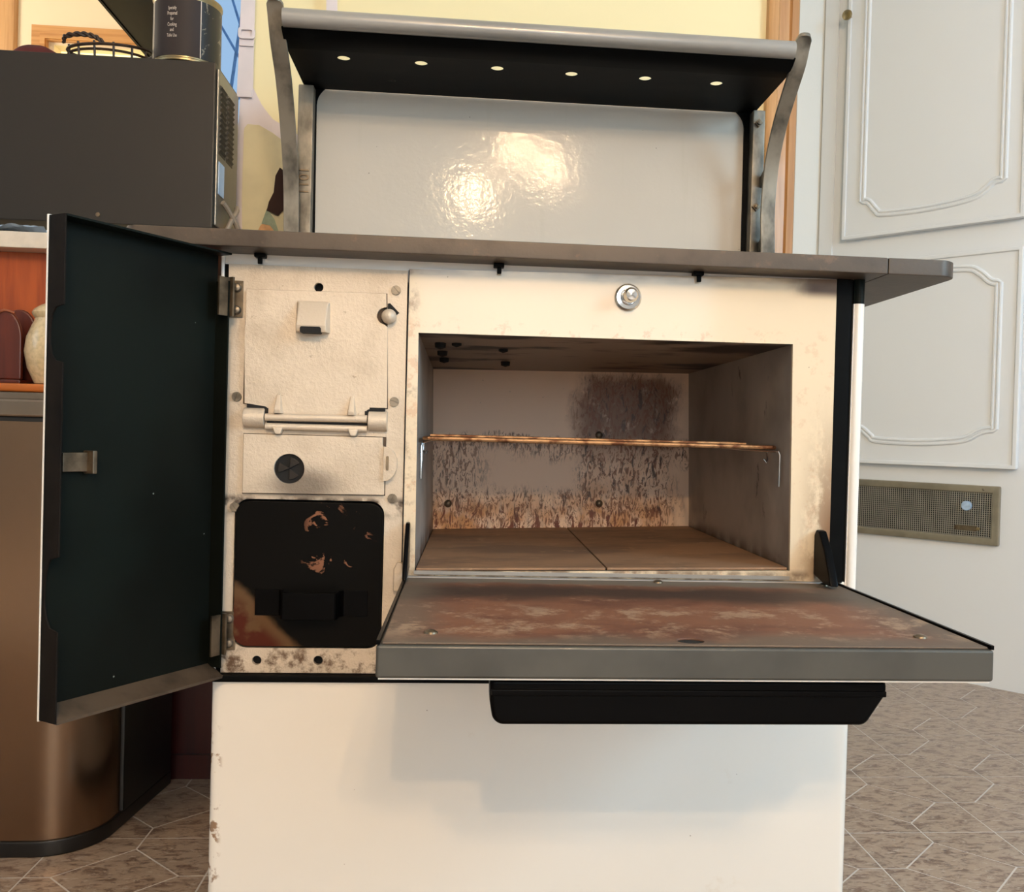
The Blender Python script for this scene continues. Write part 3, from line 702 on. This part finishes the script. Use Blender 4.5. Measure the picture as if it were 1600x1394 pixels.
# -- oven door, let down
od = part('oven_door', MB().box(-.0105, .4895, -.330, -.003, .3925, .4185), M_doorgray, .0025, seg=3)
obj('outer_skin', MB().box(-.0085, .4875, -.327, -.006, .3911, .3924), M_white, od)
obj('door_liner', MB().xy([[(-.006, -.327), (.4855, -.3265), (.4865, -.006), (-.007, -.006)], circle(.2410, -.3125, .0112, 20, .0100)], .4186, .4204), M_liner, od, bevel=.0006)
obj('liner_rim', MB().box(.4868, .4895, -.329, -.004, .4187, .4222), M_blackgloss, od)
obj('liner_rim', MB().box(-.0105, -.0078, -.329, -.004, .4187, .4222), M_blackgloss, od)
obj('latch_hole', MB().xy(circle(.2410, -.3125, .0112, 20, .0100), .4186, .4188), M_dark, od)
for x, y in ((.0302, -.2934), (.4455, -.2919), (.468, -.02), (.276, -.016)):
    obj('screw', MB().lathe([(.006, 0), (.0055, .0015), (.003, .0028), (.0001, .003)], (x, y, .4203), 'z', 14), M_steel, od)
hpts = [(.0785, .3895), (.0788, .372)]+arc(.0905, .3625, .010, 185, 268, 6)+arc(.383, .3625, .010, -90, -25, 5)+[(.4035, .3755), (.4055, .3815), (.4055, .3895)]
hnd = obj('door_handle', MB().xz(hpts, -.318, -.286), M_blackgloss, od, bevel=.004, seg=3)
obj('handle_ridge', MB().box(.080, .4045, -.3195, -.316, .3765, .3815), M_blackgloss, od, bevel=.001)
# -- cooktop
ct = part('cooktop', MB().xy([(.5233, -.040), (.5233, .62), (-.312, .62)]+[(-.316, .60), (-.316, -.020), (-.309, -.034), (-.300, -.040)], .776, .7945), M_cook, .0015, seg=2)
obj('end_leaf', MB().xy([(.5238, -.040)]+arc(.585, -.016, .024, -90, 0, 8)+[(.609, .62), (.5238, .62)], .776, .7945), M_cook, ct, bevel=.0015)
for x in (-.177, .0865, .315): part('cooktop_clip', MB().box(x-.006, x+.006, -.008, .004, .7715, .776).box(x-.002, x+.003, -.008, -.004, .764, .7715), M_black, .001)
for i, (x, y) in enumerate([(-.12, .12), (.1, .12), (.32, .12), (-.12, .36), (.1, .36), (.32, .36)]):
    obj('stove_lid', MB().lathe([(.09, 0), (.09, .002), (.087, .0028), (.0001, .003)], (x, y, .7943), 'z', 32), M_cook, ct)
# -- backsplash with rolled shelf
YS = .58
bs = part('backsplash', MB().box(-.226, .548, YS, YS+.004, .7945, 1.195), M_splash)
op = [(-.2135, .81)]+[(.533+.003, .81)]+arc(.533-.036+.001, 1.1755-.036, .036, 0, 90, 8)+arc(-.2135+.036-.003, 1.1765-.036, .036, 90, 180, 8)
obj('splash_frame', MB().xz([[(-.236, .7948), (.556, .7948), (.556, 1.192), (-.236, 1.192)], op], YS-.004, YS-.0005), M_black, bs)
holesS = [(-.1530, .4375), (-.0321, .4395), (.0888, .442), (.2089, .447), (.3295, .4475), (.4485, .451)]
prof = [(.366, 1.181), (.378, 1.1735), (.392, 1.169), (.41, 1.1675)]
sh = part('warming_shelf', MB().xy([[(-.236, .41), (.551, .41), (.551, .576), (-.236, .576)]]+[circle(a, b, .0102, 20) for a, b in holesS]+[circle(-.0845, .519, .006, 12)], 1.1675, 1.1693), M_black)
cv = MB()
n = len(prof)
for X in (-.236, .551): cv.v += [(X, a, b) for a, b in prof]
cv.f = [(i, i+1, n+i+1, n+i) for i in range(n-1)]
cv2 = MB(); cv2.v = cv.v+[(x, y+.0008, z+.0018) for x, y, z in cv.v]; k = len(cv.v)
cv2.f = cv.f+[tuple(k+i for i in reversed(f)) for f in cv.f]+[(0, k, k+n, n), (n-1, 2*n-1, k+2*n-1, k+n-1)]+[(i, i+1, k+i+1, k+i) for i in range(n-1)]+[(n+i, n+i+1, k+n+i+1, k+n+i) for i in range(n-1)]
obj('curved_front', cv2, M_black, sh)
obj('rolled_lip', MB().tube([(-.2325, .361, 1.1935), (.5475, .366, 1.1935)], .0135, 20), M_lip, sh, label='grey rolled front lip')
for s_, X, ub in ((0, -.2445, (-.2435, -.2180)), (1, .5615, (.5435, .5650))):
    ur = part('shelf_upright', MB().box(ub[0], ub[1], .553, .565, .7948, 1.166).box(ub[0], ub[0]+.005, .565, .577, .7948, 1.166).box(ub[1]-.005, ub[1], .565, .577, .7948, 1.166), M_bracket, .002)
    if s_ == 0: pth = [(.350, 1.2165), (.356, 1.2145), (.366, 1.203), (.392, 1.168), (.436, 1.128), (.478, 1.068), (.512, .9955), (.525, .92), (.528, .86), (.528, .7948)]
    else: pth = [(.352, 1.2145), (.359, 1.212), (.369, 1.201), (.386, 1.177), (.4215, 1.148), (.466, 1.1078), (.500, 1.0535), (.514, .980), (.508, .909), (.50, .7948)]
    br = part('shelf_bracket', MB().strap(smooth_path([(X, a, b) for a, b in pth], 5), (1, 0, 0), [.0245 if i > 6 else [.006, .012, .015, .017, .019, .021, .023][i] for i in range(5*(len(pth)-1)+1)], .006), M_bracket, .0015)
    for za, zb, yb in (((1.072, 1.048, .497)), ((.952, .932, .512))):
        obj('web', MB().yz([(yb+(0 if s_ else .022), za), (.556, zb), (.556, zb-.02), (yb+(.004 if s_ else .026), za-.018)], X-.003, X+.003), M_bracket, br, bevel=.001)
    obj('lug', MB().box(.492 if s_ else -.212, .512 if s_ else -.188, .40, .42, 1.197, 1.2145), M_bracket, br, bevel=.003)
    if s_:
        for z in (1.142, .995):
            obj('nut', MB().lathe([(.0075, 0), (.0075, -.005), (.0001, -.0052)], (.5525, .553, z), 'y', 4), M_steel, ur); obj('bolt_end', MB().lathe([(.0038, -.005), (.0038, -.009), (.0001, -.0095)], (.5525, .553, z), 'y', 10), M_steel, ur)

# ---- raised casting numbers on the left upright
def text_mesh(txt, size, ext=.0006):
    c = bpy.data.curves.new('t', 'FONT'); c.body = txt; c.size = size; c.extrude = ext; c.align_x = 'CENTER'; c.align_y = 'CENTER'; c.resolution_u = 3
    o = bpy.data.objects.new('t', c); COL.objects.link(o); dg = bpy.context.evaluated_depsgraph_get()
    me = bpy.data.meshes.new_from_object(o.evaluated_get(dg)); bpy.data.objects.remove(o); me.name = txt; return me
me = text_mesh('1011', .024, .0012)
me.transform(Matrix.Translation((-.2318, .5522, 1.003)) @ Matrix.Rotation(PI/2, 4, 'X') @ Matrix.Rotation(-PI/2, 4, 'Z'))
obj('casting_number', me, M_steel, [o for o in st.children if o.name.startswith('shelf_upright')][0])

# ================================================================== LOOSE THINGS
rk = thing('oven_rack', 'rusty wire oven rack resting halfway up the oven', 'rack', (.216, .25, .574))
RX0, RX1, RY0, RY1, RZ = .0065, .4245, .034, .45, .5765
obj('rack_frame', MB().tube([(RX0+.004, RY0, RZ), (RX1-.004, RY0, RZ), (RX1, RY0+.004, RZ), (RX1, RY1, RZ), (RX0, RY1, RZ), (RX0, RY0+.004, RZ)], .0026, 8, True), M_rack, rk)
obj('front_bar', MB().tube([(RX0+.006, RY0+.02, RZ+.0032), (RX1-.03, RY0+.02, RZ+.0032)], .0022, 8), M_rack, rk)
x = RX0+.022
wm = mesh_of(MB().tube([(0, RY0, RZ-.0005), (0, RY1, RZ-.0005)], .0016, 6), 'wire'); wm.materials.append(M_rack)
while x < RX1-.01:
    o = obj('wire', wm, None, rk); o.location.x = x; x += .0205

# cabinet on the left with open niche
XC = -.335
kc = thing('kitchen_cabinet', 'red-brown wooden cabinet with open niche under the pale worktop', 'cabinet', (-.9, .75, 0))
obj('base_front', MB().box(-1.5, XC, .52, .54, 0, .60), M_redwood, kc, bevel=.002)
obj('side', MB().box(XC-.02, XC, .541, .98, 0, .853), M_redwood, kc, bevel=.001)
obj('side', MB().box(-1.5, -1.48, .541, .98, 0, .853), M_redwood, kc, bevel=.001)
obj('niche_back', MB().box(-1.48, XC-.02, .498, .513, .60, .853), M_orange, kc)
tag(obj('ledge_shelf', MB().box(-1.48, XC-.021, .375, .498, .6265, .639), M_shelfwood, None, .004, seg=3), 'narrow orange wooden ledge shelf below the worktop holding the vase', 'shelf')
obj('toe_trim', MB().box(-1.5, XC, .512, .52, 0, .04), M_redwood, kc)
wt = tag(obj('worktop', MB().box(-1.55, XC+.005, .46, .99, .8535, .8795), M_counter, None, .003), 'pale laminate worktop under the microwave', 'worktop')
# letter rack and vase in the niche
ZN = .6392
lr = thing('letter_rack', 'red-brown wooden rack with rounded uprights on the ledge under the worktop', 'rack', (-.70, .44, ZN))
obj('base', MB().box(-.80, -.622, .415, .481, ZN, ZN+.007), M_brownwood, lr, bevel=.002)
def upright(y, x0, x1, h, nm='divider'):
    z = ZN+.007
    poly = [(x0, z), (x1, z)]+arc(x1-.026, z+h-.045, .026, 6, 90, 8, .045)+arc(x0+.018, z+h-.045, .018, 90, 174, 6, .045)
    return obj(nm, MB().xz(poly, y, y+.010), M_brownwood, lr, bevel=.003)
upright(.418, -.672, -.6225, .105); upright(.443, -.79, -.66, .112); upright(.468, -.672, -.6225, .112)
obj('edge_bead', MB().tube(smooth_path([(-.671, .4165, ZN+.008), (-.6695, .4165, .70), (-.666, .4165, .725), (-.659, .4165, .7425), (-.648, .4165, .7505), (-.632, .4165, .747)], 5), .002, 8), M_edgewood, lr)
tag(obj('vase', MB().lathe([(.026, 0), (.030, .002), (.040, .025), (.0445, .05), (.042, .072), (.035, .090), (.0315, .097), (.0305, .101), (.034, .106), (.035, .110), (.032, .115), (.024, .121), (.014, .126), (.012, .1255), (.0001, .10)], (-.5745, .428, ZN), 'z', 36), M_vase), 'speckled cream pottery vase on the ledge beside the open stove door', 'vase')
# trash can
tc = thing('trash_can', 'brushed stainless trash can with black plastic back at the left', 'trash can', (-.64, .36, 0))
def foot(o=0): return [(-.84-o, .232-o*.6), (-.51, .232-o)]+[(-.51+(.078+o)*math.sin(a), .232-o+(.082)*(1-math.cos(a))) for a in [PI/2*i/10 for i in range(1, 11)]]
F0 = foot()
obj('black_base', MB().xy(foot(.003)+[(-.409, .495), (-.85, .495)], 0, .022), M_plastic, tc, bevel=.003)
obj('steel_body', MB().xy(F0+[(-.4305, .325), (-.84, .325)], .0222, .583), M_stainless, tc)
obj('black_back', MB().xy([(-.432, .3255), (-.4255, .3255), (-.409, .492), (-.84, .492), (-.84, .3255)], .0222, .583), M_plastic, tc, bevel=.003)
obj('seam', MB().xy(foot(-.004)+[(-.435, .325), (-.435, .48), (-.83, .48)], .5831, .5885), M_plastic, tc)
ld = obj('lid_rim', MB().xy(foot(.002)+[(-.4285, .325), (-.412, .49), (-.842, .49)], .5886, .613), M_rim, tc, bevel=.004, seg=3)
obj('lid', MB().xy(foot(-.012)+[(-.445, .325), (-.43, .475), (-.82, .475)], .6131, .622), M_rim, tc, bevel=.004, seg=3)
# microwave: dark side toward the camera, vented back toward the stove
mw = thing('microwave', 'dark brown microwave seen from the side on the pale worktop', 'microwave', (-.62, .57, .8796))
MX = -.366
obj('housing', MB().box(-.83, MX, .498, .64, .905, 1.174), M_mw, mw, bevel=.002)
obj('foot', MB().box(-.60, -.57, .52, .55, .8797, .905), M_plastic, mw); obj('foot', MB().box(-.79, -.76, .52, .55, .8797, .905), M_plastic, mw)
obj('foot', MB().box(-.42, -.39, .52, .55, .8797, .905), M_plastic, mw)
obj('side_screw', MB().lathe([(.004, 0), (.0035, -.0015), (.0001, -.002)], (-.545, .498, .9185), 'y', 12), M_steel, mw)
bk = obj('back_plate', MB().box(MX, MX+.004, .506, .636, .912, 1.166), M_mwback, mw, bevel=.0015)
for y0 in (.512, .560):
    obj('vent_recess', MB().box(MX+.004, MX+.0045, y0, y0+.040, 1.03, 1.142), M_plastic, mw)
    z = 1.034
    while z < 1.139: obj('louver', MB().add([(MX+.0045, y0+.002, z), (MX+.0045, y0+.038, z), (MX+.0075, y0+.038, z+.0035), (MX+.0075, y0+.002, z+.0035), (MX+.0045, y0+.038, z+.006), (MX+.0045, y0+.002, z+.006)], [(0,1,2,3), (3,2,4,5), (0,3,5), (1,4,2), (0,5,4,1)]), M_louver, mw); z += .0085
obj('blue_reflection', MB().box(MX+.004, MX+.005, .515, .548, .965, 1.018), M_paper, mw, label='pale blue patch painted as a reflection')  # pale blue patch paints a light-blue reflection on the back plate
# power cords behind it
for i, pts in enumerate([[(-.358, .53, .955), (-.352, .545, .945), (-.342, .57, .92), (-.337, .60, .895), (-.345, .615, .884)], [(-.352, .60, .962), (-.346, .575, .95), (-.350, .55, .925), (-.356, .54, .90), (-.352, .545, .8845)]]):
    tag(obj('power_cord', MB().tube(smooth_path(pts, 8), .0042, 8), M_cord), ['beige power cord curling down to the right behind the microwave', 'beige power cord curling down to the left behind the microwave'][i], 'cord', 'cords behind the microwave')
# blue plastic sheet on the worktop
def sheet(u, v): return (-.86+u*.245, .468+v*.05, .8815+.010*abs(math.sin(u*9+v*2))*(1-.35*u)+.006*math.sin(v*7+u*14)**2)
tag(obj('plastic_sheet', MB().grid(40, 8, sheet), M_paper), 'crumpled pale blue plastic sheet on the worktop below the microwave', 'plastic sheet')
# can on the microwave
CC = Vector((-.4275, .553, 1.1745)); CR = .0535
cn = thing('food_can', 'black labelled gold tin standing on the corner of the microwave', 'can', CC)
obj('tin', MB().lathe([(CR-.003, 0), (CR+.0015, .001), (CR+.0015, .004), (CR-.0006, .006), (CR-.0006, .105), (CR+.0015, .108), (CR+.0015, .112), (CR-.001, .113), (CR-.004, .109), (.0001, .109)], CC, 'z', 48), M_tin, cn)
def wrap(a0, a1, z0, z1, r, n=30):
    t = MB(); t.grid(n, 1, lambda u, v: (CC.x+r*math.sin(a0+(a1-a0)*u), CC.y-r*math.cos(a0+(a1-a0)*u), CC.z+z0+(z1-z0)*v)); return t
A0, A1 = -.95, .66
obj('label_panel', wrap(A0, A1, .008, .101, CR+.0002), M_label, cn, label='plain dark panel with small lettering')
obj('label_panel', wrap(A1+.02, A1+2.2, .008, .101, CR+.0002), M_label2, cn); obj('label_panel', wrap(A0-2.2, A0-.02, .008, .101, CR+.0002), M_label2, cn)
for a in (A0-.01, A1+.01): obj('label_line', wrap(a-.012, a+.012, .008, .101, CR+.0004, 3), M_print, cn)
for k, s in enumerate(['Specially', 'Prepared', 'for', 'Cooking', 'and', 'Table Use']):
    me = text_mesh(s, .0072 if len(s) < 9 else .0066, .0)
    for v in me.vertices:
        a = -.17+v.co.x*.62/CR; z = [.083, .0745, .0655, .0565, .048, .039][k]+v.co.y*1.15
        v.co = (CC.x+(CR+.0006)*math.sin(a), CC.y-(CR+.0006)*math.cos(a), CC.z+z)
    obj('lettering', me, M_print, cn)
# basket and red cloth on the microwave
bk = thing('wicker_basket', 'dark openwork wicker basket on top of the microwave', 'basket', (-.56, .57, 1.1745))
BX, BY = -.563, .585
def ring(rx, ry, z, r, n=40): return MB().tube([(BX+rx*math.cos(2*PI*i/n), BY+ry*math.sin(2*PI*i/n), z) for i in range(n)], r, 6, True)
obj('bottom', MB().xy(circle(BX, BY, .066, 30, .045), 1.1746, 1.180), M_wicker, bk)
for z, q in ((1.183, .066), (1.200, .067)): obj('hoop', ring(q, q*.68, z, .0022), M_wicker, bk)
obj('rim', MB().tube([(BX+.068*math.cos(2*PI*i/60), BY+.05*math.sin(2*PI*i/60), 1.212+.006*math.sin(-2*PI*i/60*1+2.6)) for i in range(60)], .0026, 6, True), M_wicker, bk)
for k in range(14):
    a = 2*PI*k/14+.1; obj('stake', MB().tube([(BX+.066*math.cos(a), BY+.045*math.sin(a), 1.178), (BX+.067*math.cos(a), BY+.0478*math.sin(a), 1.199), (BX+.068*math.cos(a), BY+.05*math.sin(a), 1.212)], .0019, 6), M_wicker, bk)
hdl = smooth_path([(BX-.066, BY-.028, 1.214), (BX-.06, BY-.034, 1.222), (BX-.035, BY-.038, 1.2255), (BX-.012, BY-.040, 1.222), (BX+.004, BY-.042, 1.212)], 8)
for ph in (0, PI): obj('handle', MB().tube([p+Vector((0, .0022*math.cos(i*.8+ph), .0022*math.sin(i*.8+ph))) for i, p in enumerate(hdl)], .0026, 6), M_wicker, bk)
def lump(u, v):
    a = u*2*PI; t = v*PI/2; r = math.cos(t)*(1+.05*math.sin(5*a)); return (-.680+.046*r*math.cos(a), .585+.045*r*math.sin(a), 1.175+.0395*math.sin(t))
tag(obj('folded_cloth', MB().grid(32, 10, lump), M_redcloth), 'dark red folded cloth on top of the microwave left of the basket', 'cloth')
# dark shelf above
ws = tag(obj('wall_shelf', MB().box(-.772, -.63, .80, 1.459, 1.515, 1.545), M_darkwood, None, .003), 'dark brown wooden shelf on the wall above the microwave', 'shelf')
sb = obj('edge_strip', MB().box(-.778, -.772, .80, 1.458, 1.513, 1.55), M_darkwood, ws)

# apron hanging left of the stove
ap = thing('apron', 'white printed apron hanging by its strap left of the stove shelf', 'apron', (-.33, .70, .89))
AY = .700
def Ywave(x, z): return AY-.004+.005*math.sin(x*70+z*6)*min(1, max(0, (1.27-z)*5))
def cloth(poly_l, poly_r, z0, z1, off, nu=22, nv=34):
    """between left(z) and right(z)"""
    def f(u, v):
        z = z0+(z1-z0)*v; a, b = poly_l(z), poly_r(z); x = a+(b-a)*u; return (x, Ywave(x, z)-off, z)
    return MB().grid(nu, nv, f)
def lerp(tab):
    def g(z):
        for (za, a), (zb, b) in zip(tab, tab[1:]):
            if za <= z <= zb: return a+(b-a)*(z-za)/(zb-za)
        return tab[0][1] if z < tab[0][0] else tab[-1][1]
    return g
Lf = lerp([(.89, -.404), (.95, -.398), (1.05, -.386), (1.14, -.376), (1.205, -.374)])
Rt = lerp([(.89, -.15), (1.10, -.19), (1.12, -.26), (1.15, -.315), (1.175, -.335), (1.205, -.351)])
obj('bib', cloth(Lf, Rt, .89, 1.205, 0), M_cloth, ap)
Li = lerp([(.89, -.362), (1.0, -.366), (1.13, -.366), (1.139, -.360)]); Ri = lerp([(.89, -.19), (1.06, -.22), (1.10, -.28), (1.125, -.315), (1.139, -.340)])
obj('printed_panel', cloth(Li, Ri, .89, 1.139, .0018), M_apronpanel, ap, label='straw yellow printed panel')
def blob(pts, off, nm, mat):
    t = MB(); vs = [(x, Ywave(x, z)-off, z) for x, z in pts]; t.add(vs, [tuple(range(len(vs)))]); return obj(nm, t, mat, ap)
blob([(-.336, .89), (-.338, .90), (-.343, .93), (-.333, .955), (-.322, .965), (-.305, .95), (-.292, .92), (-.28, .89)], .0036, 'peach_print', M_skin)
blob([(-.365, .89), (-.362, .905), (-.352, .915), (-.346, .905), (-.345, .89)], .0036, 'peach_print', M_skin)
blob([(-.331, .958), (-.322, .985), (-.316, .98), (-.306, .965), (-.295, .935), (-.292, .918), (-.303, .94), (-.315, .955)], .0050, 'grey_green_print', M_teal)
blob([(-.322, .982), (-.318, .998), (-.309, 1.015), (-.306, 1.045), (-.298, 1.06), (-.285, 1.05), (-.287, .985), (-.300, .972), (-.312, .978)], .0056, 'dark_brown_print', M_hairp)
sx0 = -.3655
obj('strap', MB().strap([(sx0, AY-.006, 1.19), (sx0+.001, AY-.006, 1.30), (sx0+.003, AY-.005, 1.45), (sx0+.006, AY-.004, 1.68)], (1, 0, 0), [.029, .026, .025, .022], .0015), M_cloth, ap)
obj('strap', MB().strap([(-.20, AY-.005, 1.10), (-.21, AY-.005, 1.25), (-.215, AY-.005, 1.45), (-.22, AY-.004, 1.68)], (1, 0, 0), .02, .0015), M_cloth, ap)
obj('strap_end', MB().box(sx0-.0135, sx0+.0135, AY-.010, AY-.0065, 1.186, 1.200), M_cloth, ap, bevel=.001)
bu = MB().xz([rrect(sx0-.0135, sx0+.0165, 1.292, 1.313, .006), rrect(sx0-.0085, sx0+.0115, 1.297, 1.308, .003)], AY-.0115, AY-.0075).box(sx0-.011, sx0+.014, AY-.0105, AY-.0075, 1.279, 1.284)
obj('buckle', bu, M_cloth, ap, bevel=.001)
obj('hook', MB().tube([(sx0+.006, YW, 1.685), (sx0+.006, YW-.02, 1.68), (sx0+.006, YW-.025, 1.695)], .003, 8), M_brass, ap)
